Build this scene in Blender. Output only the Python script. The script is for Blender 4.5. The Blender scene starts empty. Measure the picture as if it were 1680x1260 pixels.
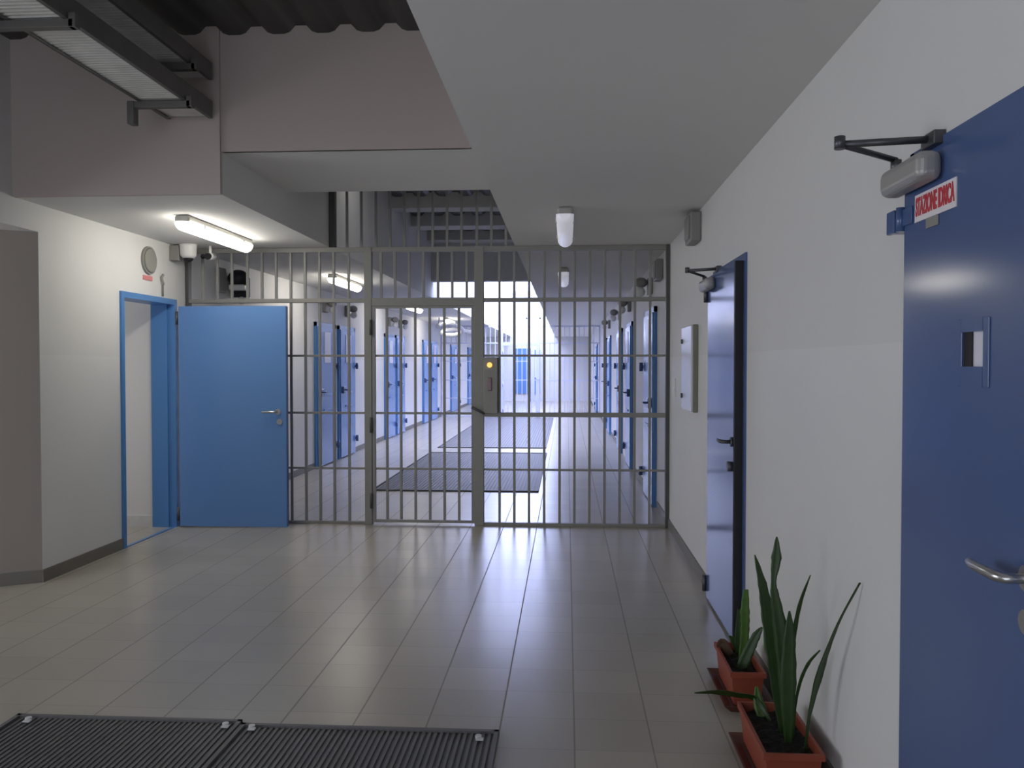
import bpy, bmesh, math, random
from mathutils import Vector, Matrix
random.seed(7)
S = bpy.context.scene
C = S.collection

# ------------------------------------------------------------ camera, world, light, exposure
EYE = 1.485
FPX = 1400.0
cam_d = bpy.data.cameras.new('camera'); cam = bpy.data.objects.new('camera', cam_d); C.objects.link(cam)
cam_d.sensor_fit = 'HORIZONTAL'; cam_d.sensor_width = 36.0; cam_d.lens = 36.0 * FPX / 1680.0
cam_d.clip_start = 0.05; cam_d.clip_end = 200
cam.location = (0, 0, EYE)
cam.rotation_euler = (math.pi/2 - math.atan(33/FPX), 0, math.atan(90/FPX))
S.camera = cam
S.view_settings.view_transform = 'Standard'
try: S.view_settings.look = 'None'
except Exception: pass
S.view_settings.gamma = 1; S.view_settings.exposure = 0.4
S.view_settings.use_curve_mapping = False
w = bpy.data.worlds.new('world'); S.world = w; w.use_nodes = True
bg = w.node_tree.nodes['Background']; bg.inputs[0].default_value = (0.70, 0.80, 1.0, 1); bg.inputs[1].default_value = 1.5

def area(name, loc, rot, sx, sy, L, col):
    """daylight at an opening, or added fill light; L = radiance"""
    d = bpy.data.lights.new(name, 'AREA'); d.shape = 'RECTANGLE'; d.size = sx; d.size_y = sy
    d.energy = L * math.pi * sx * sy; d.color = col
    o = bpy.data.objects.new(name, d); C.objects.link(o); o.location = loc; o.rotation_euler = rot
    return o
DAY = (0.60, 0.64, 1.0)
area('daylight_skylight', (-1.33, 23.8, 4.44), (0, 0, 0), 1.6, 19.4, 12.5, DAY)
area('daylight_hall_window', (-1.33, 34.4, 3.3), (math.radians(-90), 0, 0), 1.8, 2.1, 6.0, DAY)
area('fill_light_back', (-2.0, -3.3, 1.35), (math.radians(90), 0, 0), 3.2, 2.5, 2.0, (1.0, 0.955, 0.91))  # added fill light from behind the viewer
area('daylight_recess_window', (-6.75, 2.2, 1.35), (math.radians(90), 0, math.radians(-90)), 3.4, 2.3, 3.8, (1.0, 0.95, 0.91))
area('fill_light_void', (-1.33, 8.45, 3.42), (math.radians(12), 0, 0), 1.6, .8, 0.55, (1.0, 0.98, 0.96))  # added unseen fill for the void sides, no skylight above it
area('daylight_side_room', (-5.55, 6.7, 1.4), (math.radians(90), 0, math.radians(-90)), 1.2, 1.6, 1.6, (.93, .93, 1.0))

# ------------------------------------------------------------ materials
def new_mat(name):
    m = bpy.data.materials.new(name); m.use_nodes = True
    nt = m.node_tree; return m, nt, nt.nodes['Principled BSDF']
def simple(name, col, rough=0.5, metal=0.0, noise=0.0, scale=8.0, bump=0.0, bscale=60.0, emit=None, es=0.0):
    m, nt, b = new_mat(name)
    b.inputs['Roughness'].default_value = rough; b.inputs['Metallic'].default_value = metal
    b.inputs['Base Color'].default_value = (*col, 1)
    tc = nt.nodes.new('ShaderNodeNewGeometry')
    if noise:
        n = nt.nodes.new('ShaderNodeTexNoise'); n.inputs['Scale'].default_value = scale; n.inputs['Detail'].default_value = 4
        nt.links.new(tc.outputs['Position'], n.inputs['Vector'])
        r = nt.nodes.new('ShaderNodeMapRange'); r.inputs[3].default_value = 1-noise; r.inputs[4].default_value = 1+noise
        nt.links.new(n.outputs[0], r.inputs[0])
        mx = nt.nodes.new('ShaderNodeVectorMath'); mx.operation = 'SCALE'; mx.inputs[0].default_value = col
        nt.links.new(r.outputs[0], mx.inputs['Scale']); nt.links.new(mx.outputs[0], b.inputs['Base Color'])
    if bump:
        n2 = nt.nodes.new('ShaderNodeTexNoise'); n2.inputs['Scale'].default_value = bscale; n2.inputs['Detail'].default_value = 3
        nt.links.new(tc.outputs['Position'], n2.inputs['Vector'])
        bp = nt.nodes.new('ShaderNodeBump'); bp.inputs['Strength'].default_value = bump; bp.inputs['Distance'].default_value = 0.01
        nt.links.new(n2.outputs[0], bp.inputs['Height']); nt.links.new(bp.outputs[0], b.inputs['Normal'])
    if emit:
        b.inputs['Emission Color'].default_value = (*emit, 1); b.inputs['Emission Strength'].default_value = es
    return m

def wall_mat(name, up, low, zsplit, r_up, r_low):
    """two-band painted plaster: washable paint below zsplit"""
    m, nt, b = new_mat(name)
    g = nt.nodes.new('ShaderNodeNewGeometry'); s = nt.nodes.new('ShaderNodeSeparateXYZ'); nt.links.new(g.outputs['Position'], s.inputs[0])
    c = nt.nodes.new('ShaderNodeMath'); c.operation = 'LESS_THAN'; c.inputs[1].default_value = zsplit; nt.links.new(s.outputs[2], c.inputs[0])
    mx = nt.nodes.new('ShaderNodeMix'); mx.data_type = 'RGBA'; mx.inputs[6].default_value = (*up, 1); mx.inputs[7].default_value = (*low, 1)
    nt.links.new(c.outputs[0], mx.inputs[0])
    n = nt.nodes.new('ShaderNodeTexNoise'); n.inputs['Scale'].default_value = 1.7; n.inputs['Detail'].default_value = 5; nt.links.new(g.outputs['Position'], n.inputs['Vector'])
    r = nt.nodes.new('ShaderNodeMapRange'); r.inputs[3].default_value = .96; r.inputs[4].default_value = 1.03; nt.links.new(n.outputs[0], r.inputs[0])
    v = nt.nodes.new('ShaderNodeVectorMath'); v.operation = 'SCALE'; nt.links.new(mx.outputs[2], v.inputs[0]); nt.links.new(r.outputs[0], v.inputs['Scale'])
    nt.links.new(v.outputs[0], b.inputs['Base Color'])
    rr = nt.nodes.new('ShaderNodeMapRange'); rr.inputs[3].default_value = r_up; rr.inputs[4].default_value = r_low
    nt.links.new(c.outputs[0], rr.inputs[0]); nt.links.new(rr.outputs[0], b.inputs['Roughness'])
    n2 = nt.nodes.new('ShaderNodeTexNoise'); n2.inputs['Scale'].default_value = 35; nt.links.new(g.outputs['Position'], n2.inputs['Vector'])
    bp = nt.nodes.new('ShaderNodeBump'); bp.inputs['Strength'].default_value = .08; bp.inputs['Distance'].default_value = .01
    nt.links.new(n2.outputs[0], bp.inputs['Height']); nt.links.new(bp.outputs[0], b.inputs['Normal'])
    return m

def floor_mat():
    m, nt, b = new_mat('floor_tiles')
    N = nt.nodes; L = nt.links
    g = N.new('ShaderNodeNewGeometry'); s = N.new('ShaderNodeSeparateXYZ'); L.new(g.outputs['Position'], s.inputs[0])
    def mt(op, a, bb=None, c=None):
        n = N.new('ShaderNodeMath'); n.operation = op
        for i, v in enumerate((a, bb, c)):
            if v is None: continue
            if isinstance(v, (int, float)): n.inputs[i].default_value = v
            else: L.new(v, n.inputs[i])
        return n.outputs[0]
    T = 0.3025
    # a cut row of tiles lies between x=-1.387 and x=-1.178
    xr = mt('ADD', s.outputs[0], 1.178)
    left = mt('LESS_THAN', xr, 0.0)
    xl = mt('ADD', xr, -(T-0.209))
    xx = mt('ADD', mt('MULTIPLY', left, xl), mt('MULTIPLY', mt('SUBTRACT', 1.0, left), xr))
    u = mt('DIVIDE', xx, T); v = mt('DIVIDE', mt('ADD', s.outputs[1], -4.119), 0.287)
    fu, fv = mt('FRACT', u), mt('FRACT', v)
    wv = 0.011
    gu = mt('MAXIMUM', mt('LESS_THAN', fu, wv), mt('GREATER_THAN', fu, 1-wv))
    gv = mt('MAXIMUM', mt('LESS_THAN', fv, wv*.7), mt('GREATER_THAN', fv, 1-wv*.7))
    gv = mt('MULTIPLY', gv, .5)
    cut = mt('LESS_THAN', mt('ABSOLUTE', xr), 0.004)
    gr = mt('MAXIMUM', mt('MAXIMUM', gu, gv), cut)
    cmb = N.new('ShaderNodeCombineXYZ'); L.new(mt('FLOOR', u), cmb.inputs[0]); L.new(mt('FLOOR', v), cmb.inputs[1])
    wn = N.new('ShaderNodeTexWhiteNoise'); wn.noise_dimensions = '2D'; L.new(cmb.outputs[0], wn.inputs[0])
    no = N.new('ShaderNodeTexNoise'); no.inputs['Scale'].default_value = 3.0; no.inputs['Detail'].default_value = 6; L.new(g.outputs['Position'], no.inputs['Vector'])
    sc = mt('ADD', mt('MULTIPLY', wn.outputs[0], 0.12), mt('ADD', mt('MULTIPLY', no.outputs[0], .14), .86))
    vs = N.new('ShaderNodeVectorMath'); vs.operation = 'SCALE'; vs.inputs[0].default_value = (0.40, 0.368, 0.31); L.new(sc, vs.inputs['Scale'])
    mx = N.new('ShaderNodeMix'); mx.data_type = 'RGBA'; L.new(mt('MULTIPLY', gr, .42), mx.inputs[0]); L.new(vs.outputs[0], mx.inputs[6]); mx.inputs[7].default_value = (.10, .095, .085, 1)
    L.new(mx.outputs[2], b.inputs['Base Color'])
    L.new(mt('ADD', mt('MULTIPLY', gr, .4), mt('ADD', mt('MULTIPLY', no.outputs[0], .03), .27)), b.inputs['Roughness'])
    bp = N.new('ShaderNodeBump'); bp.inputs['Strength'].default_value = .35; bp.inputs['Distance'].default_value = .002
    L.new(mt('SUBTRACT', 1.0, gr), bp.inputs['Height']); L.new(bp.outputs[0], b.inputs['Normal'])
    return m

def glass_mat():
    m = bpy.data.materials.new('window_glass'); m.use_nodes = True; nt = m.node_tree; nt.nodes.clear()
    o = nt.nodes.new('ShaderNodeOutputMaterial'); t = nt.nodes.new('ShaderNodeBsdfTransparent'); t.inputs[0].default_value = (.95, .97, 1, 1)
    g = nt.nodes.new('ShaderNodeBsdfGlossy'); g.inputs['Roughness'].default_value = .03
    x = nt.nodes.new('ShaderNodeMixShader'); x.inputs[0].default_value = .06
    nt.links.new(t.outputs[0], x.inputs[1]); nt.links.new(g.outputs[0], x.inputs[2]); nt.links.new(x.outputs[0], o.inputs[0])
    return m

M = {}
M['wall'] = wall_mat('painted_wall', (.67, .665, .65), (.70, .695, .68), 1.545, .62, .5)
M['plaster'] = simple('white_plaster', (.70, .69, .67), .85, noise=.03, scale=1.5)
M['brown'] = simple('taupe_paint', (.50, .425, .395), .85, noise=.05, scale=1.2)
M['jamb'] = simple('taupe_recess_shaded', (.30, .26, .23), .8, noise=.05, scale=1.5)  # recess walls; their shade is put into this darker taupe
M['floor'] = floor_mat()
M['skirt'] = simple('skirting_tile', (.17, .155, .13), .5, noise=.08, scale=4)
M['roof'] = simple('roof_sheet', (.07, .069, .066), .55, .2, noise=.15, scale=3)
M['beam'] = simple('concrete_beam', (.55, .55, .54), .85, noise=.05, scale=2)
M['blue'] = simple('blue_paint', (.115, .245, .52), .24, noise=.03, scale=2, bump=.03, bscale=25)
M['bluef'] = simple('blue_frame_paint', (.075, .22, .50), .3)
M['dkblue'] = simple('dark_blue_paint', (.070, .118, .27), .15, noise=.03, scale=2)
M['black'] = simple('matte_black', (.008, .008, .012), .6)
M['gate'] = simple('gate_grey_paint', (.25, .245, .225), .45, .1, noise=.06, scale=20)
M['gdark'] = simple('gate_dark_paint', (.07, .07, .065), .45)
M['steel'] = simple('brushed_steel', (.50, .50, .50), .3, .9, noise=.05, scale=30)
M['dsteel'] = simple('dark_steel', (.10, .10, .11), .4, .6)
M['galv'] = simple('galvanised_steel', (.62, .62, .59), .55, .05, noise=.2, scale=12)
M['gdrk'] = simple('galvanised_dull', (.16, .155, .15), .55, .4, noise=.15, scale=12)
M['closer'] = simple('closer_grey', (.36, .35, .34), .38, .35)
M['white'] = simple('white_plastic', (.72, .72, .70), .4)
M['cream'] = simple('housing_plastic', (.42, .41, .38), .5)
M['cab'] = simple('white_enamel', (.66, .66, .70), .25)
M['olive'] = simple('cabinet_side', (.20, .20, .15), .5)
M['greyp'] = simple('grey_plastic', (.24, .235, .22), .5)
M['disc'] = simple('speaker_grille', (.25, .245, .22), .7)
M['on'] = simple('lit_diffuser', (.9, .9, .9), .4, emit=(1.0, .955, .86), es=17.0)
M['off'] = simple('unlit_diffuser_glow', (.82, .82, .90), .3, emit=(.9, .9, 1.0), es=.22)  # lamp is off; faint glow added for its pale look
M['grate'] = simple('grating_rib', (.13, .128, .13), .55, .0, noise=.1, scale=10)
M['grated'] = simple('grating_rib_shaded', (.065, .064, .067), .6, .0)  # darker rib copy; weaker light past the bars put into the colour
M['grateb'] = simple('grating_bed', (.085, .084, .087), .6, .0)
M['clip'] = simple('clip_white', (.6, .6, .6), .4)
M['terra'] = simple('terracotta_plastic', (.25, .050, .024), .5, noise=.1, scale=20)
M['saucer'] = simple('dark_terracotta', (.11, .035, .022), .5)
M['soil'] = simple('potting_soil', (.008, .006, .005), .95, noise=.4, scale=60, bump=.8, bscale=90)
M['leaf'] = simple('leaf_green', (.022, .056, .010), .42, noise=.35, scale=30)
M['leafl'] = simple('leaf_light_green', (.060, .135, .016), .42, noise=.3, scale=30)
M['leafd'] = simple('leaf_dry', (.10, .055, .03), .8, noise=.3, scale=40)
M['signw'] = simple('sign_white', (.75, .72, .74), .5)
M['signr'] = simple('sign_red', (.55, .03, .045), .5)
M['pinkr'] = simple('plaque_red', (.62, .22, .22), .6)
M['amber'] = simple('amber_button', (.8, .45, .08), .4, emit=(1, .55, .12), es=.9)
M['redl'] = simple('dark_red_lamp', (.10, .004, .008), .25)
M['glass'] = glass_mat()
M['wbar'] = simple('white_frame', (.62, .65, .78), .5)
M['cellw'] = simple('door_pane_white', (.72, .72, .80), .3)
M['sky'] = simple('skylight_frame', (.75, .78, .85), .5)
M['duct'] = simple('silver_duct', (.6, .6, .62), .6, .0, noise=.2, scale=20)

# ------------------------------------------------------------ mesh helpers
WL = {}                                            # world offset of each parent
def B(): return bmesh.new()
def box(bm, x0, x1, y0, y1, z0, z1, bev=0.0):
    x0, x1 = min(x0, x1), max(x0, x1); y0, y1 = min(y0, y1), max(y0, y1); z0, z1 = min(z0, z1), max(z0, z1)
    v = [bm.verts.new(p) for p in ((x0,y0,z0),(x1,y0,z0),(x1,y1,z0),(x0,y1,z0),(x0,y0,z1),(x1,y0,z1),(x1,y1,z1),(x0,y1,z1))]
    fs = [bm.faces.new([v[i] for i in q]) for q in ((0,3,2,1),(4,5,6,7),(0,1,5,4),(1,2,6,5),(2,3,7,6),(3,0,4,7))]
    if bev:
        es = list({e for f in fs for e in f.edges})
        bmesh.ops.bevel(bm, geom=es, offset=bev, segments=(5 if bev > .015 else 2), affect='EDGES', profile=.5)
    return bm
def prism(bm, poly, z0, z1):
    a = [bm.verts.new((x, y, z0)) for x, y in poly]; b = [bm.verts.new((x, y, z1)) for x, y in poly]
    n = len(poly); bm.faces.new(a[::-1]); bm.faces.new(b)
    for i in range(n): bm.faces.new((a[i], a[(i+1) % n], b[(i+1) % n], b[i]))
    return bm
def tube(bm, pts, r, seg=12, caps=True):
    pts = [Vector(p) for p in pts]; n = len(pts)
    rs = r if isinstance(r, (list, tuple)) else [r]*n
    rings = []; ref = None
    for i, p in enumerate(pts):
        d = (pts[min(i+1, n-1)] - pts[max(i-1, 0)]).normalized()
        if ref is None: ref = Vector((0,0,1)) if abs(d.z) < .9 else Vector((1,0,0))
        a = d.cross(ref)
        if a.length < 1e-4: a = d.cross(Vector((0,1,0)))
        a.normalize(); b_ = d.cross(a).normalized(); ref = -b_ if (-b_).dot(ref) > 0 else b_
        rings.append([bm.verts.new(p + (a*math.cos(t) + b_*math.sin(t))*rs[i]) for t in (2*math.pi*k/seg for k in range(seg))])
    for i in range(n-1):
        for k in range(seg):
            f = bm.faces.new((rings[i][k], rings[i][(k+1) % seg], rings[i+1][(k+1) % seg], rings[i+1][k])); f.smooth = True
    if caps: bm.faces.new(rings[0][::-1]); bm.faces.new(rings[-1])
    return bm
def ball(bm, c, r, sx=1, sy=1, sz=1, seg=20):
    m = Matrix.Translation(c) @ Matrix.Diagonal((r*sx, r*sy, r*sz, 1))
    g = bmesh.ops.create_uvsphere(bm, u_segments=seg, v_segments=seg//2, radius=1, matrix=m)
    for v in g['verts']:
        for f in v.link_faces: f.smooth = True
    return bm
def obj(name, bm, mat, parent=None):
    if parent is not None:
        off = WL[parent.name]; bmesh.ops.translate(bm, verts=bm.verts, vec=-off)
    bmesh.ops.recalc_face_normals(bm, faces=bm.faces)
    me = bpy.data.meshes.new(name); bm.to_mesh(me); bm.free(); me.materials.append(M[mat] if isinstance(mat, str) else mat)
    o = bpy.data.objects.new(name, me); C.objects.link(o)
    if parent is not None: o.parent = parent; WL[o.name] = WL[parent.name]
    else: WL[o.name] = Vector((0,0,0))
    return o
def tag(o, label, cat, group=None, kind=None):
    o['label'] = label; o['category'] = cat
    if group: o['group'] = group
    if kind: o['kind'] = kind
    return o
def thing(name, loc, label, cat, group=None, kind=None):
    o = bpy.data.objects.new(name, None); C.objects.link(o); o.location = loc; o.empty_display_size = .1
    WL[o.name] = Vector(loc); return tag(o, label, cat, group, kind)
def struct(name, bm, mat, label, cat):
    o = obj(name, bm, mat); return tag(o, label, cat, None, 'structure')
def copy_tree(o, parent=None):
    c = o.copy(); C.objects.link(c)
    if parent is not None: c.parent = parent
    WL[c.name] = WL[o.name]
    for ch in list(o.children): copy_tree(ch, c)
    return c
def text_mesh(name, body, size, mat, parent, mw, bold=0.0):
    cu = bpy.data.curves.new(name, 'FONT'); cu.body = body; cu.size = size; cu.align_x = 'CENTER'; cu.align_y = 'CENTER'
    cu.extrude = .0006; cu.offset = bold
    t = bpy.data.objects.new(name + '_curve', cu); C.objects.link(t)
    bpy.context.view_layer.update()
    me = bpy.data.meshes.new_from_object(t.evaluated_get(bpy.context.evaluated_depsgraph_get()))
    bpy.data.objects.remove(t)
    me.transform(Matrix.Translation(-WL[parent.name]) @ mw); me.materials.clear(); me.materials.append(M[mat])
    o = bpy.data.objects.new(name, me); C.objects.link(o); o.parent = parent; WL[o.name] = WL[parent.name]
    return o

# ------------------------------------------------------------ room dimensions
XL, XR = -3.56, 0.926            # side walls
VL, VR = -2.19, -0.475           # ceiling void edges
YW = 5.33                        # taupe wall over the lobby
YG = 7.80                        # barred partition
CE = 2.56                        # low ceiling
RF = 3.58                        # roof sheet
YE = 34.0                        # end of the cell corridor
YF = 34.0                        # far wall

# floor
struct('floor', box(B(), -7.5, 5.2, -3.2, 34.3, -.2, 0), 'floor', 'grey beige square ceramic floor tiles running from the lobby into the corridor', 'floor')
# walls
b = B()
box(b, XL-.2, XL, 6.60, 7.57, 2.068, 3.75); box(b, XL-.2, XL, 7.57, YE, 0, 4.6); box(b, XL-.2, XL, 5.56, 6.60, 0, 3.75)
box(b, XL-.2, XL, -3.0, 5.56, 2.375, 3.75)
struct('wall_left', b, 'wall', 'cream white left wall with a doorway and a taupe recess before it', 'wall')
b = B(); box(b, XR, XR+.2, -3.0, YE, 0, 3.75)
struct('wall_right', b, 'wall', 'long white right wall with blue doors, paler washable paint on its lower half', 'wall')
prismpoly = [(-3.56, 5.56), (-6.4, 3.9), (-6.4, 4.3), (-3.77, 5.84)]
struct('wall_recess', prism(B(), prismpoly, 0, 3.7), 'jamb', 'taupe slanted wall inside the recess at far left, shade painted in', 'wall')
struct('wall_recess_end', (lambda b: (box(b, -6.6, -6.4, -3, .4, 0, 3.7), box(b, -6.6, -6.4, 3.8, 4.3, 0, 3.7), box(b, -6.6, -6.4, .4, 3.8, 2.5, 3.7), box(b, -6.6, -6.4, .4, 3.8, 0, .15), b)[-1])(B()), 'jamb', 'end wall of the recess at left, shade painted in', 'wall')
struct('ceiling', box(B(), -6.6, XL-.2, -3, 5.84, 2.6, 2.7), 'plaster', 'ceiling of the recess at left', 'ceiling')
# room behind the open blue door
b = B(); box(b, -5.6, XL-.2, 7.535, 7.9, 0, 2.7); box(b, -5.7, -5.6, 5.8, 7.9, 0, 2.7); box(b, -5.7, XL-.2, 5.86, 5.95, 0, 2.7); box(b, -5.7, XL-.2, 5.8, 7.9, 2.6, 2.7)
struct('wall_side_room', b, 'plaster', 'plain pale walls of the small room behind the open doorway at left', 'wall')
struct('baseboard_side_room', box(B(), -5.6, XL-.2, 7.523, 7.535, 0, .10), 'galv', 'grey skirting inside the small room behind the open doorway', 'baseboard')
# taupe upper walls facing the lobby
struct('wall_upper_left', box(B(), XL, VL, YW-.035, YW, CE, 3.72), 'brown', 'taupe upper wall above the left low ceiling, from corner to ceiling step', 'wall')
struct('wall_upper_middle', box(B(), VL, VR+.01, YW-.015, YW+.02, 2.83, 3.72), 'brown', 'taupe upper wall in the middle, above the raised white soffit', 'wall')
# back of the lobby with a glazed opening added for fill light
b = B(); box(b, -6.6, -3.5, -3.2, -3.0, 0, 3.7); box(b, -.45, XR+.2, -3.2, -3, 0, 3.7); box(b, -3.5, -.45, -3.2, -3, 2.56, 3.7); box(b, -3.5, -.45, -3.2, -3, 0, .12)
struct('wall_back', b, 'wall', 'wall behind the viewer with a wide opening added for fill light', 'wall')
# ceilings
struct('ceiling', box(B(), VR, XR, -3.0, YE, CE, 3.74), 'plaster', 'low grey white ceiling slab on the right running the whole corridor', 'ceiling')
struct('ceiling', box(B(), XL, VL, YW, YE, CE, 3.74), 'plaster', 'low white ceiling on the left lit by tube lamps', 'ceiling')
struct('ceiling', box(B(), VL, VR, YW, 6.6, 2.83, 3.74), 'plaster', 'raised white soffit between the two low ceilings, before the bars', 'ceiling')
# corrugated roof sheet (ribs along the corridor)
b = B(); per, amp = .285, .05; x = -3.7; prev = None
while x < VR+.06:
    for dx, dz in ((0, 0), (.07, 0), (.105, -.75), (.14, -1), (.215, -1), (.25, -.75)):
        p = (x+dx, RF + .03 + dz*amp)
        cur = (b.verts.new((p[0], -3, p[1])), b.verts.new((p[0], 13.9, p[1])))
        if prev: f = b.faces.new((prev[0], cur[0], cur[1], prev[1])); f.smooth = True
        prev = cur
    x += per
o = struct('ceiling', b, 'roof', 'dark corrugated metal roof sheet seen above the lobby and the bars', 'ceiling')
md = o.modifiers.new('solid', 'SOLIDIFY'); md.thickness = .012; md.offset = 1
# cross beams over the void
for i, (y0, y1) in enumerate(((10.54, 10.84), (11.93, 12.30))):
    struct('trim_%d' % (i+1), box(B(), VL, VR, y0, y1, 3.42, 3.62), 'beam', ('pale concrete beam across the ceiling opening, nearer one', 'pale concrete beam across the ceiling opening, second one')[i], 'beam')
struct('trim_3', box(B(), VL, VR, 13.3, 13.87, 3.42, 3.62), 'beam', 'pale concrete beam across the ceiling opening, farthest one', 'beam')
struct('trim_4', box(B(), VL, VR, 13.72, 13.92, 2.82, 4.5), 'beam', 'grey downstand panel closing the ceiling opening above the bright hall', 'beam')
# upper sides of the void beyond the panel
b = B(); box(b, VL-.15, VL, 13.93, YE-.01, 3.745, 4.5); box(b, VR, VR+.15, 13.93, YE-.01, 3.745, 4.5)
struct('trim_5', b, 'plaster', 'upstand walls around the corridor skylight', 'trim')

def window(name, x0, x1, z0, z1, y, nx, nz, label):
    t = thing(name, ((x0+x1)/2, y, z0), label, 'window', None, 'structure')
    f = B(); box(f, x0-.06, x0, y-.05, y+.05, z0-.06, z1+.06); box(f, x1, x1+.06, y-.05, y+.05, z0-.06, z1+.06)
    box(f, x0, x1, y-.05, y+.05, z0-.06, z0); box(f, x0, x1, y-.05, y+.05, z1, z1+.06)
    for i in range(1, nx): x = x0+(x1-x0)*i/nx; box(f, x-.03, x+.03, y-.04, y+.04, z0, z1)
    for i in range(1, nz): z = z0+(z1-z0)*i/nz; box(f, x0, x1, y-.04, y+.04, z-.03, z+.03)
    obj('window_frame', f, 'wbar', t)
    obj('window_pane', box(B(), x0, x1, y-.004, y+.004, z0, z1), 'glass', t)
def skylight(name, x0, x1, y0, y1, z, ny, nx, label):
    t = thing(name, ((x0+x1)/2, (y0+y1)/2, z), label, 'skylight', None, 'structure')
    f = B()
    for i in range(ny+1): y = y0+(y1-y0)*i/ny; box(f, x0, x1, y-.03, y+.03, z-.05, z+.05)
    for i in range(nx+1): x = x0+(x1-x0)*i/nx; box(f, x-.03, x+.03, y0, y1, z-.04, z+.04)
    obj('skylight_frame', f, 'sky', t); obj('skylight_pane', box(B(), x0, x1, y0, y1, z-.004, z+.004), 'glass', t)
skylight('window_1', VL, VR, 14.0, YE-.1, 4.34, 18, 1, 'roof skylight over the far half of the corridor')
# far hall
b = B(); box(b, XL-.2, VL, YF, YF+.2, 0, 4.5); box(b, VR, XR+.2, YF, YF+.2, 0, 4.5); box(b, VL, VR, YF, YF+.2, 0, 2.35); box(b, VL, VR, YF, YF+.2, 4.25, 4.5)
struct('wall_far', b, 'plaster', 'bright far end wall with a blue door beneath a tall window', 'wall')
window('window_2', VL+.06, VR-.06, 2.41, 4.19, YF+.08, 3, 2, 'tall bright window at the far end of the corridor above the blue door')
t = thing('window_5', (-6.5, 2.1, .15), 'wide window at the end of the recess, out of view', 'window', None, 'structure')
f = B(); box(f, -6.54, -6.46, .4, 3.8, .15, .21); box(f, -6.54, -6.46, .4, 3.8, 2.44, 2.5)
for i in range(5): y = .43+3.34*i/4; box(f, -6.54, -6.46, y-.03, y+.03, .21, 2.44)
obj('window_frame', f, 'wbar', t); obj('window_pane', box(B(), -6.504, -6.496, .4, 3.8, .15, 2.5), 'glass', t)
window('added_window_back', -3.44, -.51, .18, 2.5, -3.1, 3, 2, 'wide glazed opening added behind the viewer for fill light')

# baseboards
def skirt(name, b, label): return struct(name, b, 'skirt', label, 'baseboard')
b = B(); box(b, XL, XL+.012, 5.55, 6.60, 0, .085); box(b, XL, XL+.012, 7.575, 11.8, 0, .085)
for a, c in ((14.1, 16.4), (18.5, 20.8), (23.2, YE)): box(b, XL, XL+.012, a, c, 0, .085)
skirt('baseboard_left', b, 'dark grey brown tile skirting along the left wall')
b = B(); box(b, XR-.012, XR, -3, 1.35, 0, .085); box(b, XR-.012, XR, 2.45, 4.44, 0, .085); box(b, XR-.012, XR, 5.47, 8.75, 0, .085)
for a, c in ((10.15, 11.8), (15.4, 17.7), (20.8, YE)): box(b, XR-.012, XR, a, c, 0, .085)
skirt('baseboard_right', b, 'dark grey brown tile skirting along the right wall')
dv = Vector((-6.4+3.56, 3.9-5.56, 0)).normalized(); nv = Vector((dv.y, -dv.x, 0)); nv = nv if nv.y < 0 else -nv
p0 = Vector((-3.56, 5.56, 0)) - dv*.012; p1 = Vector((-6.4, 3.9, 0))
skirt('baseboard_recess', prism(B(), [(p0.x, p0.y), (p1.x, p1.y), ((p1+nv*.012).x, (p1+nv*.012).y), ((p0+nv*.012).x, (p0+nv*.012).y)], 0, .085), 'dark tile skirting on the slanted recess wall at far left')

# ------------------------------------------------------------ barred partition
pt = thing('barred_partition', (-1.3, YG, 0), 'floor to ceiling grey steel bar partition across the corridor with a gate in it', 'barred partition')
bw = .0115
def part(name, bm, mat='gate', parent=None, label=None):
    o = obj(name, bm, mat, parent or pt)
    if label: o['label'] = label
    return o
def vbar(x, z0, z1, parent=None): part('bar', box(B(), x-bw, x+bw, YG-bw, YG+bw, z0, z1, .003), 'gate', parent)
def hrail(x0, x1, z, h, d=.02): part('rail', box(B(), x0, x1, YG-d, YG+d, z-h/2, z+h/2, .002))
ZT = 2.07
for x, wd, z1, mt in ((-3.535, .028, CE, 'gdark'), (-1.83, .068, CE, 'gate'), (-.802, .085, CE, 'gate'), (.908, .034, CE, 'gdark')):
    part('post', box(B(), x-wd/2, x+wd/2, YG-.035, YG+.035, 0, z1, .003), mt)
part('post', box(B(), VL, VL+.055, YG-.035, YG+.035, CE, 3.42, .003), 'gdark')
part('top_rail', box(B(), -3.55, .925, YG-.025, YG+.025, CE-.045, CE-.002, .002))
hrail(-3.53, -1.86, ZT, .036, .03); hrail(-1.865, -.76, 2.055, .075, .03); hrail(-.76, .9, ZT, .036, .03)
hrail(-3.53, -1.865, .012, .024, .025); hrail(-.76, .9, .014, .028, .025)
for z in (1.56, 1.03, .515):
    hrail(-3.53, -1.865, z, .020, .008)
for z, h, d in ((1.56, .020, .008), (1.02, .042, .025), (.515, .020, .008)):
    hrail(-.76, .9, z, h, d)
for x in (-.616, -.480, -.345, -.206, -.065, .070, .207, .343, .480, .614, .750): vbar(x, .02, CE-.04)
for x in (-2.56, -2.424, -2.289, -2.155, -2.015): vbar(x, .02, CE-.04)
for x in (-3.40, -3.26, -3.12, -2.97, -2.833, -2.699): vbar(x, ZT, CE-.04)
for x in (-1.71, -1.582, -1.450, -1.316, -1.182, -1.050, -.917): vbar(x, ZT, CE-.04)
for x in (-2.028, -1.893, -1.758, -1.626, -1.492, -1.360, -1.230, -1.097, -.965, -.823, -.690, -.557): vbar(x, CE-.01, 3.42)
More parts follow.
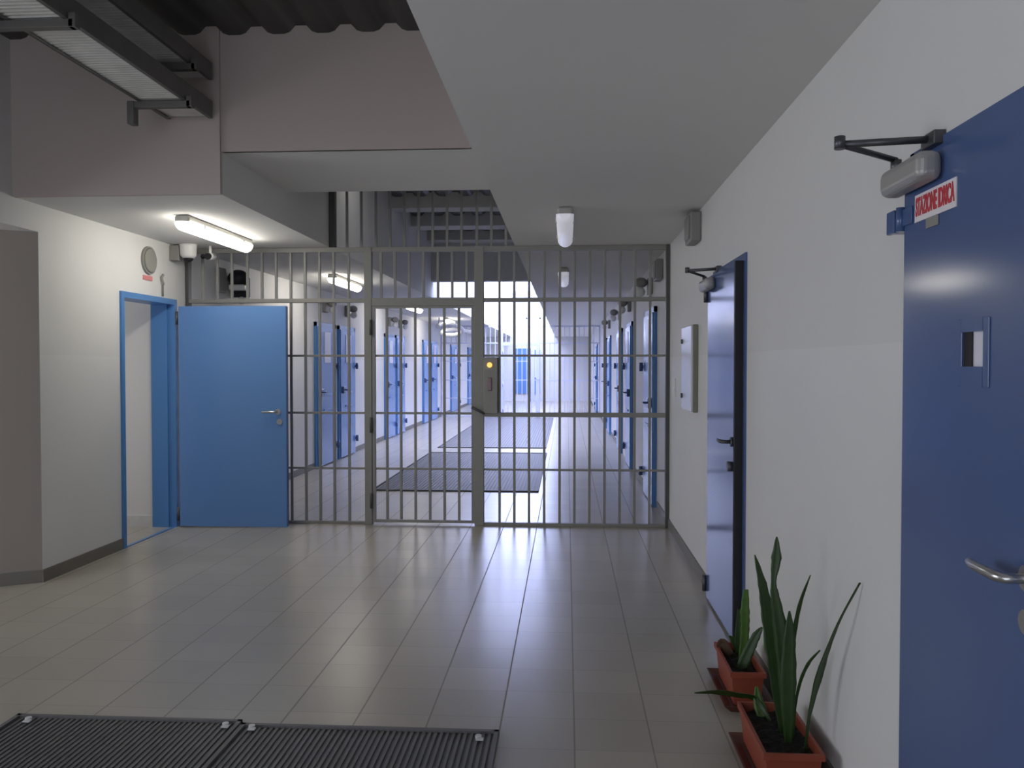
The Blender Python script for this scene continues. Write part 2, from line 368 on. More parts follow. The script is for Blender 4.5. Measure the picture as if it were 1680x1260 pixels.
lf = part('gate_leaf', (lambda b: (box(b, -1.79, -1.765, YG-.03, YG+.01, .02, 2.015), box(b, -.872, -.845, YG-.03, YG+.01, .02, 2.015),
      box(b, -1.765, -.872, YG-.03, YG+.01, 1.995, 2.015), box(b, -1.765, -.872, YG-.03, YG+.01, .02, .045), b)[-1])(B()))
for x in (-1.659, -1.529, -1.395, -1.260, -1.125, -.990): vbar(x, .04, 2.0, lf)
for z in (1.56, 1.03, .515): part('rail', box(B(), -1.77, -.87, YG-.008-.002, YG+.008, z-.01, z+.01), 'gate', lf)
for z in (1.82, .92, .22): part('hinge', tube(B(), [(-1.80, YG-.045, z-.07), (-1.80, YG-.045, z+.07)], .013), 'gdark', lf)
hb = B(); tube(hb, [(-.86, YG-.03, 1.085), (-.86, YG-.085, 1.085), (-.80, YG-.09, 1.06), (-.745, YG-.09, 1.03)], .011); part('handle', hb, 'dsteel', lf, 'dark lever handle')
lb = part('lock_box', box(B(), -.758, -.628, YG-.075, YG+.02, 1.03, 1.545, .006), 'gate', None, 'grey lock box on the gate post')
part('button', (lambda b: tube(b, [(-.70, YG-.076, 1.475), (-.70, YG-.09, 1.475)], .024))(B()), 'amber', lb, 'glowing amber button')
part('key_lock', box(B(), -.718, -.682, YG-.083, YG-.074, 1.24, 1.36, .004), 'redl', lb, 'dark red lock slot')

# ------------------------------------------------------------ tube lamps
def tube_lamp(x, y0, y1, lit, label, group):
    t = thing('ceiling_lamp', (x, (y0+y1)/2, CE), label, 'lamp', group)
    h = B(); box(h, x-.055, x+.055, y0, y1, CE-.055, CE-.001, .02); obj('housing', h, 'cream', t)
    d = B(); n = 10; rings = []
    ys = [y0+.004, y0+.03, y1-.03, y1-.004]; sc = [.62, 1, 1, .62]
    for yy, s_ in zip(ys, sc):
        rings.append([d.verts.new((x+.062*s_*math.cos(math.pi*k/n), yy, CE-.05-.062*s_*math.sin(math.pi*k/n))) for k in range(n+1)])
    for i in range(3):
        for k in range(n): f = d.faces.new((rings[i][k], rings[i][k+1], rings[i+1][k+1], rings[i+1][k])); f.smooth = True
    for r_ in (rings[0], rings[-1]): d.faces.new(r_)
    for i in range(3): d.faces.new((rings[i][0], rings[i+1][0], rings[i+1][n], rings[i][n]))
    o = obj('diffuser', d, 'on' if lit else 'off', t); o['label'] = 'glowing white diffuser' if lit else 'pale unlit diffuser with added glow'
    for yy in (y0+.25, y1-.25):
        obj('clip', box(B(), x-.068, x+.068, yy-.012, yy+.012, CE-.075, CE-.035, .004), 'galv', t)
    return t
tube_lamp(-2.77, 6.00, 7.27, True, 'lit tube lamp on the left low ceiling, in front of the bars', 'tube lamps on the left ceiling')
tube_lamp(-2.80, 10.05, 11.32, True, 'lit tube lamp on the left ceiling just beyond the bars', 'tube lamps on the left ceiling')
tube_lamp(-2.80, 14.9, 16.17, True, 'small distant lit tube lamp, third along the left ceiling', 'tube lamps on the left ceiling')
tube_lamp(-2.80, 19.6, 20.87, True, 'smallest and farthest lit tube lamp on the left ceiling', 'tube lamps on the left ceiling')
tube_lamp(-.015, 5.85, 7.12, False, 'unlit lilac white tube lamp on the right ceiling, in front of the bars', 'tube lamps on the right ceiling')
tube_lamp(-.04, 9.55, 10.82, False, 'unlit tube lamp on the right ceiling seen through the bars', 'tube lamps on the right ceiling')

# ------------------------------------------------------------ doorway at left with open leaf
t = thing('door_1', (XL, 7.08, 0), 'open blue steel door at left, leaf swung flat before the bars', 'door', None, 'structure')
f = B()
box(f, XL-.2, XL+.018, 6.60, 6.645, 0, 2.068); box(f, XL-.2, XL+.018, 7.525, 7.57, 0, 2.068); box(f, XL-.2, XL+.018, 6.645, 7.525, 2.02, 2.068)
box(f, XL-.2, XL-.05, 7.508, 7.53, 0, 2.03); box(f, XL-.2, XL-.05, 6.64, 6.66, 0, 2.03); box(f, XL-.02, XL+.01, 6.645, 7.525, 0, .006)
obj('door_frame', f, 'bluef', t)
LX0, LX1, LY = -3.505, -2.515, 7.555
leaf = obj('door_leaf', box(B(), LX0, LX1, LY-.042, LY, .012, 2.005, .003), 'blue', t)
obj('edge_strip', box(B(), LX1-.001, LX1+.006, LY-.04, LY-.002, .02, 2.0), 'dkblue', leaf)
for z in (.12, 1.90): obj('hinge', tube(B(), [(-3.525, LY-.03, z-.06), (-3.525, LY-.03, z+.06)], .012), 'dsteel', t)
def lever(parent, base, out, along, mat='steel', L=.12):
    """base point on the door face, out = normal, along = direction of the lever"""
    base, out, along = Vector(base), Vector(out), Vector(along)
    b_ = B(); tube(b_, [base, base+out*.012], .026, 16)
    tube(b_, [base+out*.01, base+out*.05, base+out*.058+along*.02, base+out*.058+along*L*.8, base+out*.052+along*L], [.010, .010, .011, .010, .009])
    return obj('door_handle', b_, mat, parent)
lever(leaf, (LX1-.075, LY-.042, 1.055), (0, -1, 0), (-1, 0, 0), 'steel', .13)
b = B(); tube(b, [(LX1-.06, LY-.042, .965), (LX1-.06, LY-.055, .965)], .026, 16); box(b, LX1-.065, LX1-.055, LY-.06, LY-.05, .955, .975); obj('lock', b, 'steel', leaf)

# ------------------------------------------------------------ right wall doors (hinged on the far side)
def closer(parent, ybody, z, elbow, zt, xface=XR-.045):
    b_ = B(); box(b_, xface-.062, xface, ybody-.14, ybody+.12, z-.036, z+.036, .022); c_ = obj('door_closer', b_, 'closer', parent); c_['label'] = 'grey door closer'
    a_ = B(); sp = Vector((xface-.03, ybody+.08, z+.03)); el = Vector(elbow); wl = Vector((XR-.02, ybody-.04, zt))
    tube(a_, [sp, sp+Vector((0, 0, .03))], .014); tube(a_, [sp+Vector((0, 0, .03)), el], .008); tube(a_, [el, wl], .0095)
    tube(a_, [el-Vector((0, 0, .012)), el+Vector((0, 0, .02))], .014); box(a_, XR-.03, XR+.0, wl.y-.04, wl.y+.04, zt-.02, zt+.015, .003)
    obj('closer_arm', a_, 'dsteel', c_); s_ = B(); tube(s_, [(xface-.031, ybody+.10, z), (xface-.031, ybody+.123, z)], .017); obj('end_cap', s_, 'steel', c_)
t = thing('door_2', (XR, 1.93, 0), 'nearest dark blue steel door on the right, with red and white sign', 'door', None, 'structure')
f = B(); box(f, XR-.008, XR+.1, 1.32, 1.375, 0, 2.045); box(f, XR-.008, XR+.1, 2.34, 2.365, 0, 2.045); box(f, XR-.008, XR+.1, 1.32, 2.365, 1.995, 2.045)
obj('door_frame', f, 'dkblue', t)
XF = XR-.030
b = B(); wy0, wy1, wz0, wz1 = 1.898, 1.998, 1.479, 1.556
box(b, XF, XR-.002, 1.37, wy0, .012, 2.0); box(b, XF, XR-.002, wy1, 2.343, .012, 2.0); box(b, XF, XR-.002, wy0, wy1, .012, wz0); box(b, XF, XR-.002, wy0, wy1, wz1, 2.0)
leaf = obj('door_leaf', b, 'dkblue', t)
b = B(); box(b, XF-.004, XF, wy0-.025, wy0, wz0-.045, wz1+.03, .002); box(b, XF-.004, XF, wy1, wy1+.02, wz0-.045, wz1+.03, .002); box(b, XF-.004, XF, wy0, wy1, wz1, wz1+.03); box(b, XF-.004, XF, wy0, wy1, wz0-.045, wz0)
hp = obj('peephole_frame', b, 'dkblue', leaf)
obj('peephole_glass', box(B(), XF+.006, XF+.010, wy0, wy1, wz0, wz1), 'cellw', leaf)
b = B(); box(b, XF+.002, XF+.0055, wy1-.038, wy1, wz0, wz1); obj('peephole_slide', b, 'black', leaf)
for z in (.16, 1.87):
    b = B(); tube(b, [(XF-.006, 2.353, z-.032), (XF-.006, 2.353, z+.032)], .012); box(b, XF-.003, XR, 2.35, 2.42, z-.03, z+.03, .003); box(b, XF-.005, XF, 2.285, 2.35, z-.02, z+.026, .003)
    box(b, XF-.018, XF-.002, 2.375, 2.425, z-.032, z+.03, .004); obj('hinge', b, 'dkblue', t)
closer(leaf, 2.245, 1.962, (.697, 2.25, 2.047), 2.045, XF)
lever(leaf, (XF, 1.70, 1.07), (-1, 0, 0), (0, 1, 0), 'steel', .14)
b = B(); tube(b, [(XF, 1.70, .985), (XF-.012, 1.70, .985)], .024, 16); obj('lock', b, 'steel', leaf)

t = thing('door_3', (XR, 4.98, 0), 'second blue door on the right wall, glossy, slightly ajar, between planters and white cabinet', 'door', None, 'structure')
f = B(); box(f, XR-.010, XR+.1, 4.47, 4.52, 0, 2.06); box(f, XR-.010, XR+.1, 5.40, 5.45, 0, 2.06); box(f, XR-.010, XR+.1, 4.52, 5.40, 2.02, 2.06)
obj('door_frame', f, 'dkblue', t)
b = B(); box(b, XR-.046, XR-.004, 4.545, 5.42, .015, 2.025, .002); leaf = obj('door_leaf', b, 'dkblue', t)
obj('edge_shade', box(B(), XR-.052, XR-.006, 4.512, 4.546, .03, 2.022), 'black', leaf)['label'] = 'black strip for the shaded leaf edge and gap'  # black strip stands in for shade at the door edge and gap
for z in (.10, 1.92):
    b = B(); tube(b, [(XR-.055, 5.44, z-.05), (XR-.055, 5.44, z+.05)], .014); box(b, XR-.055, XR, 5.44, 5.50, z-.03, z+.03, .003); obj('hinge', b, 'dsteel', t)
closer(leaf, 5.28, 1.965, (.735, 5.30, 2.055), 2.06, XR-.046)
lever(leaf, (XR-.046, 4.60, 1.07), (-1, 0, 0), (0, 1, 0), 'dsteel', .13)
b = B(); tube(b, [(XR-.046, 4.59, .94), (XR-.075, 4.59, .94)], .027, 16); obj('lock', b, 'dsteel', leaf)

# sign
sg = thing('door_sign', (XF-.002, 2.15, 1.84), 'small white sign with red lettering on the nearest right door', 'sign')
obj('sign_plate', box(B(), XF-.0035, XF-.0005, 2.034, 2.267, 1.847, 1.916), 'signw', sg)
rot = Matrix.Rotation(math.radians(-90), 4, 'Z') @ Matrix.Rotation(math.radians(90), 4, 'X')
text_mesh('lettering', 'STAZIONE IDRICA', .034, 'signr', sg, Matrix.Translation((XF-.0045, 2.1505, 1.882)) @ rot @ Matrix.Diagonal((.78, 1.85, 1, 1)), .0011)
obj('paper_tag', box(B(), XF-.003, XF-.001, 2.13, 2.20, 1.822, 1.848), 'disc', sg)['label'] = 'grey paper tag under the sign'

# ------------------------------------------------------------ cell doors beyond the bars
def make_cell_door(name, side, y0, y1, label):
    """side -1: left wall, +1: right wall. Frame, leaf with pale hatch pane, hinges, bolts"""
    xw = XL if side < 0 else XR; s = -side
    t = thing(name, (xw, (y0+y1)/2, 0), label, 'door', None, 'structure')
    X = lambda d: xw + s*d
    f = B(); box(f, X(-.05), X(.03), y0, y0+.06, 0, 2.08); box(f, X(-.05), X(.03), y1-.06, y1, 0, 2.08); box(f, X(-.05), X(.03), y0, y1, 2.02, 2.08)
    obj('door_frame', f, 'bluef', t)
    lf_ = obj('door_leaf', box(B(), X(.001), X(.045), y0+.06, y1-.06, .015, 2.02, .003), 'blue', t)
    ym = (y0+y1)/2
    obj('hatch_pane', box(B(), X(.043), X(.052), ym-.16, ym+.16, 1.50, 1.95, .003), 'cellw', lf_)['label'] = 'pale upper hatch pane'
    b_ = B(); box(b_, X(.043), X(.056), ym-.2, ym+.2, 1.02, 1.05); box(b_, X(.043), X(.056), ym-.2, ym+.2, .80, .83); obj('hatch_rail', b_, 'bluef', lf_)
    for z in (1.45, .25):
        b_ = B(); tube(b_, [(X(.07), y1-.05, z-.05), (X(.07), y1-.05, z+.05)], .022); box(b_, X(.0), X(.07), y1-.06, y1-.03, z-.02, z+.02); obj('hinge', b_, 'dkblue', t)
    b_ = B(); box(b_, X(.045), X(.085), y0+.10, y0+.22, 1.02, 1.13, .01); tube(b_, [(X(.07), y0+.12, 1.08), (X(.12), y0+.12, 1.08), (X(.12), y0+.24, 1.08)], .012); obj('bolt_lock', b_, 'dkblue', lf_)
    return t
ld = [('door_4', 11.83, 12.90, 'first blue cell door past the bars on the left wall'), ('door_5', 13.05, 14.07, 'second blue cell door on the left wall, paired with the first'),
      ('door_6', 16.45, 17.40, 'third blue cell door along the left wall, seen through the gate'), ('door_7', 17.5, 18.45, 'fourth blue cell door along the left wall, seen through the gate'),
      ('door_8', 20.85, 21.90, 'fifth blue cell door along the left wall'), ('door_9', 22.05, 23.15, 'sixth blue cell door along the left wall, just before the distant bars'),
      ('door_17', 25.9, 27.9, 'seventh blue cell door, past the distant bars on the left wall'), ('door_18', 30.4, 32.4, 'last blue cell door at the far end of the left wall')]
for n_, a, c, l in ld: make_cell_door(n_, -1, a, c, l)
rd = [('door_10', 8.86, 9.98, 'blue door just past the bars on the right wall'), ('door_11', 12.0, 13.05, 'second blue door past the bars on the right wall'),
      ('door_12', 14.2, 15.35, 'third blue door past the bars on the right wall'), ('door_13', 17.85, 18.9, 'fourth blue door past the bars on the right wall'),
      ('door_14', 19.65, 20.7, 'fifth blue door past the bars on the right wall'), ('door_19', 25.6, 26.8, 'farthest blue door on the right wall, past the distant bars')]
for n_, a, c, l in rd: make_cell_door(n_, 1, a, c, l)
# far door
t = thing('door_15', (-1.75, YF, 0), 'small bright blue double door in the far end wall', 'door', None, 'structure')
f = B(); box(f, -2.15, -2.09, YF-.06, YF, 0, 2.1); box(f, -1.5, -1.44, YF-.06, YF, 0, 2.1); box(f, -2.09, -1.5, YF-.06, YF, 2.04, 2.1); obj('door_frame', f, 'bluef', t)
obj('door_leaf', box(B(), -2.09, -1.5, YF-.05, YF-.005, .3, 2.04), 'blue', t)
t = thing('door_16', (-1.18, YF, 0), 'narrow blue panel door beside the far blue door', 'door', None, 'structure')
f = B(); box(f, -1.32, -1.28, YF-.06, YF, 0, 2.1); box(f, -1.06, -1.02, YF-.06, YF, 0, 2.1); box(f, -1.28, -1.06, YF-.06, YF, 2.04, 2.1); obj('door_frame', f, 'wbar', t)
obj('door_leaf', box(B(), -1.28, -1.06, YF-.05, YF-.005, .3, 2.04), 'blue', t); obj('hatch_pane', box(B(), -1.27, -1.07, YF-.06, YF-.045, .95, 1.8), 'cellw', t)
# second partition at the far end
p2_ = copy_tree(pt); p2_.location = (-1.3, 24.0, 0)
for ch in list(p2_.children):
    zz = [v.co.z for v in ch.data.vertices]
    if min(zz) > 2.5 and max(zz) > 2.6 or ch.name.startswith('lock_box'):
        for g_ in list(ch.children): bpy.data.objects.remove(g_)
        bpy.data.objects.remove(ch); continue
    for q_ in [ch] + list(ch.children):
        q_.material_slots[0].link = 'OBJECT'; q_.material_slots[0].material = M['wbar']  # paler recolour; overexposed haze put into the colour
p2_['label'] = 'distant grey bar partition, paled for haze, near the far end of the bright corridor'

# ------------------------------------------------------------ wall boxes, cameras, signs
def beacon(y, side, label, group):
    xw = XL if side < 0 else XR; s = -side; X = lambda d: xw+s*d
    t = thing('wall_lamp', (xw, y, 2.33), label, 'wall lamp', group)
    obj('bracket', box(B(), X(0), X(.05), y-.09, y+.09, 2.24, 2.42, .01), 'greyp', t)
    obj('shade', ball(B(), (X(.12), y, 2.37), .07, 1, 1, .8), 'greyp', t)
    obj('bulb', ball(B(), (X(.13), y, 2.27), .055), 'white', t)
for y, l in ((12.35, 'small wall lamp above the first left cell door'), (13.6, 'small wall lamp above the second left cell door'), (16.95, 'small wall lamp above the third left cell door'), (18.0, 'small wall lamp above the fourth left cell door')):
    beacon(y, -1, l, 'wall lamps above left cell doors')
for y, l in ((9.4, 'small wall lamp above the door just past the bars on the right'), (12.5, 'small wall lamp above the second right door past the bars'), (14.8, 'small wall lamp above the third right door past the bars'), (18.4, 'small wall lamp above the fourth right door past the bars')):
    beacon(y, 1, l, 'wall lamps above right cell doors')

t = thing('emergency_light', (XL, 8.75, 2.25), 'grey wall unit with black hood and white lens above the open blue door', 'wall unit')
obj('back_plate', box(B(), XL, XL+.04, 8.48, 8.66, 2.22, 2.47, .01), 'greyp', t)
b = B(); ball(b, (XL+.11, 8.80, 2.385), .10, 1.1, 1, .9); box(b, XL+.0, XL+.20, 8.86, 8.90, 2.19, 2.40, .01); obj('hood', b, 'black', t)
obj('lens', box(B(), XL+.03, XL+.20, 8.72, 8.84, 2.255, 2.315, .015), 'white', t)
obj('sensor_ball', ball(B(), (XL+.12, 8.86, 2.155), .042), 'white', t)

t = thing('dome_camera', (-3.40, 7.50, CE), 'white dome security camera hanging at the left ceiling corner by the bars', 'security camera')
b = B(); tube(b, [(-3.40, 7.50, CE-.001), (-3.40, 7.50, CE-.02), (-3.40, 7.50, CE-.10), (-3.40, 7.50, CE-.125)], [.078, .074, .070, .05], 20); obj('housing', b, 'white', t)
obj('dome', ball(B(), (-3.40, 7.50, CE-.125), .045, 1, 1, .8), 'black', t)
obj('wall_bracket', box(B(), XL+.001, -3.47, 7.46, 7.54, CE-.15, CE-.01, .01), 'greyp', t)
t = thing('bullet_camera', (-3.24, 7.60, CE), 'tiny white and black camera right of the dome camera', 'security camera')
b = B(); tube(b, [(-3.24, 7.60, CE-.001), (-3.24, 7.60, CE-.085)], .012); tube(b, [(-3.24, 7.66, CE-.09), (-3.24, 7.56, CE-.10)], .032, 16); obj('housing', b, 'white', t)
b = B(); tube(b, [(-3.24, 7.56, CE-.10), (-3.24, 7.535, CE-.105)], .030, 16); ball(b, (-3.30, 7.58, CE-.10), .022); obj('lens', b, 'black', t)

t = thing('round_speaker', (XL, 7.07, 2.365), 'round grey speaker grille on the left wall above the open doorway', 'speaker')
obj('rim', tube(B(), [(XL+.0, 7.07, 2.365), (XL+.022, 7.07, 2.365)], .118, 32), 'greyp', t)
g = B(); tube(g, [(XL+.02, 7.07, 2.365), (XL+.034, 7.07, 2.365)], [.108, .095], 32)
obj('grille', g, 'disc', t)
tag(obj('red_plaque', box(B(), XL, XL+.006, 6.98, 7.14, 2.195, 2.235, .001), 'pinkr'), 'tiny faded red plaque under the round speaker grille', 'plaque')
b = B(); tube(b, [(XL+.006, 7.33, 2.27), (XL+.02, 7.31, 2.265), (XL+.02, 7.28, 2.245), (XL+.02, 7.29, 2.215), (XL+.02, 7.31, 2.19), (XL+.008, 7.32, 2.17), (XL+.008, 7.32, 2.08)], .009)
tag(obj('wall_cable', b, 'disc'), 'short curled grey cable above the right corner of the open doorway', 'cable')

t = thing('signal_box', (XR, 6.12, 2.45), 'grey box high on the right wall near the ceiling, before the bars', 'wall box', 'grey boxes high on the right wall')
obj('box_body', box(B(), XR-.075, XR, 5.98, 6.26, 2.335, 2.54, .012), 'greyp', t); obj('box_cover', box(B(), XR-.088, XR-.07, 6.03, 6.21, 2.36, 2.52, .01), 'greyp', t)
t = thing('signal_box', (XR, 8.45, 2.42), 'grey box high on the right wall, just beyond the bars', 'wall box', 'grey boxes high on the right wall')
obj('box_body', box(B(), XR-.07, XR, 8.32, 8.60, 2.30, 2.50, .012), 'greyp', t); obj('box_cover', box(B(), XR-.082, XR-.066, 8.37, 8.55, 2.32, 2.48, .01), 'greyp', t)

t = thing('wall_cabinet', (XR, 6.35, 1.14), 'shallow white metal cabinet on the right wall beyond the ajar blue door', 'cabinet')
obj('cabinet_body', box(B(), XR-.035, XR, 6.10, 6.62, 1.14, 1.765, .006), 'olive', t)
dr = obj('cabinet_door', box(B(), XR-.05, XR-.034, 6.105, 6.615, 1.145, 1.76, .006), 'cab', t)
for z in (1.655, 1.245): obj('lock', tube(B(), [(XR-.049, 6.56, z), (XR-.062, 6.56, z)], .018, 14), 'dsteel', dr)
t = thing('wall_switch', (XR, 7.41, 1.28), 'small white switch plate on the right wall beside the bars', 'switch')
obj('switch_plate', box(B(), XR-.01, XR, 7.34, 7.48, 1.20, 1.36, .003), 'white', t)
for z in (1.24, 1.32): obj('rocker', box(B(), XR-.016, XR-.008, 7.36, 7.46, z-.03, z+.03, .002), 'white', t)

# ------------------------------------------------------------ cable trays at upper left
def cable_tray(x0, x1, y0, y1, z, h, label, arms, rib_y1):
    t = thing('cable_tray', ((x0+x1)/2, y1, z), label, 'cable tray', 'stacked metal cable trays')
    b_ = B(); y = y0; k = 0; prev = None
    while y < rib_y1:
        z_ = z + (.010 if k % 2 else 0)
        for yy in (y+.003, y+.014):
            cur = (b_.verts.new((x0+.004, yy, z_)), b_.verts.new((x1-.004, yy, z_)))
            if prev: b_.faces.new((prev[0], cur[0], cur[1], prev[1]))
            prev = cur
        y += .017; k += 1
    cur = (b_.verts.new((x0+.004, y1, z+.01)), b_.verts.new((x1-.004, y1, z+.01))); b_.faces.new((prev[0], cur[0], cur[1], prev[1]))
    o_ = obj('ribbed_bottom', b_, 'galv', t); md_ = o_.modifiers.new('solid', 'SOLIDIFY'); md_.thickness = .003
    for xa, xb in ((x0-.004, x0), (x1, x1+.004)):
        b_ = B(); box(b_, xa, xb, y0, y1, z-.006, z+h); xi = x0+.02 if xa < x0 else x1-.02
        box(b_, xa, xi, y0, y1, z+h-.003, z+h); box(b_, xa, xi, y0, y1, z-.006, z-.003); obj('side_rail', b_, 'gdrk', t)
    for ya, xl in arms:
        b_ = B(); box(b_, xl, x1+.03, ya-.022, ya+.022, z-.045, z-.008, .003)
        box(b_, x1+.006, x1+.04, ya-.022, ya+.022, z-.045, z+.02, .003); box(b_, xl-.01, xl+.03, ya-.03, ya+.03, z-.14, z-.008, .003)
        obj('support_arm', b_, 'gdrk', t)
    return t
cable_tray(-2.51, -2.225, .6, 5.26, 3.03, .10, 'lower galvanised cable tray with ribbed underside at upper left', [(4.90, -2.56), (3.72, -3.0), (2.3, -2.9)], 4.86)
cable_tray(-2.49, -2.225, .6, 5.26, 3.27, .10, 'dark upper cable tray stacked above the ribbed one at upper left', [(4.97, -2.46), (3.8, -2.46)], 4.9)

# ------------------------------------------------------------ floor gratings
def grating(x0, x1, y0, y1, label, pitch, clips, mr='grate', mb='grateb'):
    t = thing('floor_grating', ((x0+x1)/2, (y0+y1)/2, 0), label, 'floor grating', 'dark floor gratings')
    obj('bed', box(B(), x0+.01, x1-.01, y0+.01, y1-.01, .0005, .004), mb, t)
    f_ = B(); w_ = .018
    box(f_, x0, x0+w_, y0, y1, .0005, .016); box(f_, x1-w_, x1, y0, y1, .0005, .016); box(f_, x0, x1, y0, y0+w_, .0005, .016); box(f_, x0, x1, y1-w_, y1, .0005, .016)
    obj('rim', f_, mr, t)
    s_ = B(); x = x0+w_+pitch*.5
    while x < x1-w_-pitch*.3: box(s_, x, x+pitch*.5, y0+w_, y1-w_, .0035, .0085); x += pitch
    obj('ribs', s_, mr, t)
    for cx, cy_ in clips:
        b_ = B(); tube(b_, [(cx, cy_, .012), (cx, cy_, .024)], .013, 12); box(b_, cx-.008, cx+.022, cy_-.03, cy_-.008, .014, .02, .002); obj('clip', b_, 'clip', t)
grating(-2.30, -1.335, 2.30, 3.415, 'front left dark ribbed floor grating in the foreground', .024, [(-2.22, 3.36), (-1.385, 3.36)])
grating(-1.325, -.270, 2.30, 3.385, 'front right dark ribbed floor grating in the foreground', .024, [(-1.27, 3.345), (-.345, 3.31)])
grating(-2.28, -.325, 9.83, 14.10, 'large dark floor grating just beyond the bars', .04, [], 'grated', 'grateb')
grating(-2.28, -.36, 14.95, 23.3, 'long pale reflecting floor grating at the far end of the corridor', .05, [])

# ------------------------------------------------------------ planters
def planter(x0, x1, y0, y1, h, label):
    t = thing('planter', ((x0+x1)/2, (y0+y1)/2, 0), label, 'planter')
    ins = .018; th = .006
    def ring(b_, xa, xb, ya, yb, z): return [b_.verts.new(p) for p in ((xa, ya, z), (xb, ya, z), (xb, yb, z), (xa, yb, z))]
    b_ = B()
    R = [ring(b_, x0+ins, x1-ins, y0+ins, y1-ins, .022), ring(b_, x0+.006, x1-.006, y0+.006, y1-.006, h-.022), ring(b_, x0-.003, x1+.003, y0-.003, y1+.003, h-.022),
         ring(b_, x0-.003, x1+.003, y0-.003, y1+.003, h), ring(b_, x0+.008, x1-.008, y0+.008, y1-.008, h), ring(b_, x0+ins+th, x1-ins-th, y0+ins+th, y1-ins-th, .03)]
    for p, q in zip(R, R[1:]):
        for i in range(4): b_.faces.new((p[i], p[(i+1) % 4], q[(i+1) % 4], q[i]))
    b_.faces.new(R[0][::-1]); b_.faces.new(R[-1]); obj('pot', b_, 'terra', t)
    b_ = B(); nx, ny = 8, 16; a, c, d, e = x0+.012, x1-.012, y0+.012, y1-.012
    gr = [[b_.verts.new((a+(c-a)*i/nx, d+(e-d)*j/ny, h-.032+random.uniform(-.006, .008))) for j in range(ny+1)] for i in range(nx+1)]
    for i in range(nx):
        for j in range(ny): b_.faces.new((gr[i][j], gr[i+1][j], gr[i+1][j+1], gr[i][j+1]))
    obj('soil', b_, 'soil', t)
    b_ = B(); o1 = .032
    R = [ring(b_, x0+.0, x1-.0, y0, y1, .001), ring(b_, x0-o1, x1+min(o1, XR-.016-x1), y0-o1, y1+o1, .035), ring(b_, x0-o1+.007, x1+min(o1, XR-.016-x1)-.007, y0-o1+.007, y1+o1-.007, .035), ring(b_, x0+.006, x1-.006, y0+.006, y1-.006, .018)]
    for p, q in zip(R, R[1:]):
        for i in range(4): b_.faces.new((p[i], p[(i+1) % 4], q[(i+1) % 4], q[i]))
    b_.faces.new(R[0][::-1]); b_.faces.new(R[-1]); obj('saucer', b_, 'saucer', t)
    return t
def leafm(parent, pts, ws, mat, facing=(0, -1, 0), fold=.22):
    P = [Vector(p) for p in pts]
    # resample with Catmull-Rom
    out = []; n = len(P)
    for i in range(n-1):
        p0_, p1_, p2_, p3_ = P[max(i-1, 0)], P[i], P[i+1], P[min(i+2, n-1)]
        for k in range(6):
            t_ = k/6; q = .5*((2*p1_)+(p2_-p0_)*t_+(2*p0_-5*p1_+4*p2_-p3_)*t_*t_+(3*p1_-p0_-3*p2_+p3_)*t_**3)
            out.append((q, ws[i]*(1-t_)+ws[i+1]*t_))
    out.append((P[-1], ws[-1]))
    F = Vector(facing).normalized(); b_ = B(); rows = []
    for i, (q, w_) in enumerate(out):
        d = (out[min(i+1, len(out)-1)][0]-out[max(i-1, 0)][0]).normalized()
        s_ = d.cross(F).normalized(); n_ = s_.cross(d).normalized()
        w_ = w_*(1+.06*math.sin(i*1.9))/2
        rows.append([b_.verts.new(q-s_*w_+n_*w_*fold), b_.verts.new(q-s_*w_*.5+n_*w_*fold*.35), b_.verts.new(q), b_.verts.new(q+s_*w_*.5+n_*w_*fold*.35), b_.verts.new(q+s_*w_+n_*w_*fold)])
    for p, q in zip(rows, rows[1:]):
        for k in range(4): f_ = b_.faces.new((p[k], p[k+1], q[k+1], q[k])); f_.smooth = True
    o_ = obj('leaf', b_, mat, parent); md_ = o_.modifiers.new('solid', 'SOLIDIFY'); md_.thickness = .003
    return o_
p1 = planter(.668, .866, 2.90, 3.345, .17, 'terracotta window box with long strap leaves, nearest on the floor at right')
leafm(p1, [(.790,3.15,.13),(.770,3.16,.27),(.752,3.162,.41),(.735,3.175,.567),(.720,3.188,.674),(.696,3.2,.777)], [.02,.035,.042,.048,.034,.004], 'leaf', (.2,-1,0))
leafm(p1, [(.795,3.10,.13),(.788,3.1,.30),(.771,3.1,.504),(.750,3.1,.632),(.742,3.1,.704),(.751,3.1,.79),(.752,3.1,.865)], [.02,.04,.052,.034,.016,.035,.003], 'leaf', (-.2,-1,0))
leafm(p1, [(.786,3.05,.13),(.784,3.05,.26),(.783,3.05,.379),(.786,3.05,.52),(.786,3.05,.612)], [.022,.045,.056,.040,.004], 'leaf')
leafm(p1, [(.828,3.0,.13),(.836,2.98,.27),(.852,2.93,.431),(.864,2.86,.556),(.880,2.79,.670),(.915,2.72,.801)], [.010,.014,.036,.020,.010,.008], 'leaf', (.5,-1,0))
leafm(p1, [(.815,3.10,.13),(.820,3.10,.246),(.828,3.067,.352),(.848,3.033,.435),(.878,3.0,.493)], [.008,.010,.012,.012,.005], 'leaf')
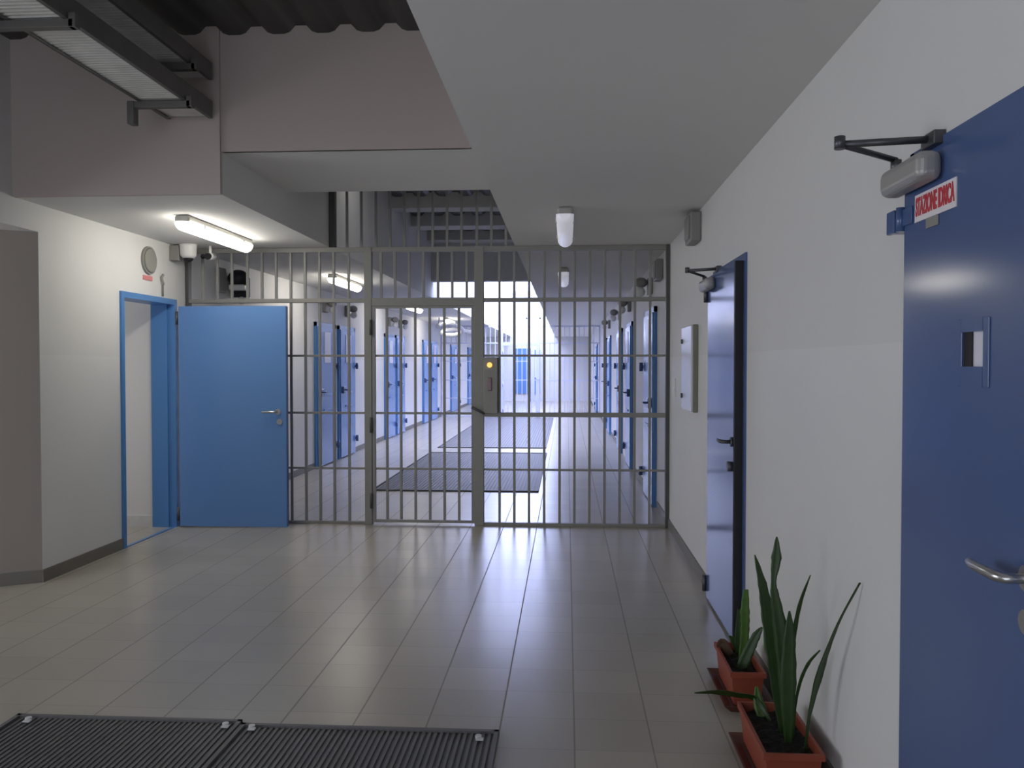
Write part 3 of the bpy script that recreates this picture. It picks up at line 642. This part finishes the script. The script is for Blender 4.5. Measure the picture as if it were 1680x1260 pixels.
leafm(p1, [(.800,3.18,.13),(.808,3.12,.36),(.809,3.083,.51),(.813,3.017,.65),(.829,2.95,.767)], [.012,.014,.018,.014,.003], 'leaf')
leafm(p1, [(.805,3.20,.13),(.798,3.2,.205),(.776,3.217,.332),(.752,3.233,.43),(.746,3.25,.515)], [.015,.026,.036,.034,.006], 'leafl', (.3,-1,0))
leafm(p1, [(.770,3.24,.135),(.724,3.3,.200),(.651,3.267,.228),(.563,3.233,.250),(.477,3.2,.256)], [.012,.022,.026,.022,.003], 'leaf', (0,-1,-.45))
leafm(p1, [(.75,3.28,.135),(.735,3.30,.19),(.73,3.31,.245)], [.05,.04,.008], 'leafl')
p2 = planter(.700, .845, 3.66, 4.06, .17, 'smaller terracotta window box with short leaves, farther one near the ajar door')
leafm(p2, [(.790,3.9,.13),(.803,3.9,.22),(.807,3.9,.30),(.806,3.9,.37),(.810,3.9,.465)], [.03,.038,.040,.042,.022], 'leafl')
leafm(p2, [(.800,4.,.13),(.796,4.,.215),(.800,4.,.345)], [.03,.034,.012], 'leaf')
leafm(p2, [(.770,3.8,.125),(.785,3.8,.17),(.808,3.8,.226),(.838,3.8,.289),(.862,3.8,.324)], [.04,.048,.044,.034,.006], 'leaf', (-.3,-1,0))
leafm(p2, [(.805,4.,.13),(.778,4.,.196),(.755,4.,.220)], [.02,.03,.006], 'leaf')
leafm(p2, [(.76,3.98,.135),(.725,4.0,.185),(.700,3.99,.165)], [.03,.05,.012], 'leafd')['label'] = 'withered brown leaf'

# ------------------------------------------------------------ duct tangle under the far left ceiling
t = thing('flexible_duct', (-3.0, 19.6, CE), 'pale curled flexible duct under the far left ceiling, seen through the gate', 'duct')
b = B(); pts = []
for k in range(60):
    a = k/59; pts.append((-2.75-.40*math.cos(a*9)*(.5+.5*a), 19.4+2.2*a, 2.33-.10*a+.10*math.sin(a*9)))
tube(b, pts, [.045+.01*(k % 2) for k in range(60)], 12); obj('duct_tube', b, 'duct', t)
obj('hanger', tube(B(), [(-2.95, 19.6, CE), (-2.95, 19.6, 2.3)], .012), 'dsteel', t)
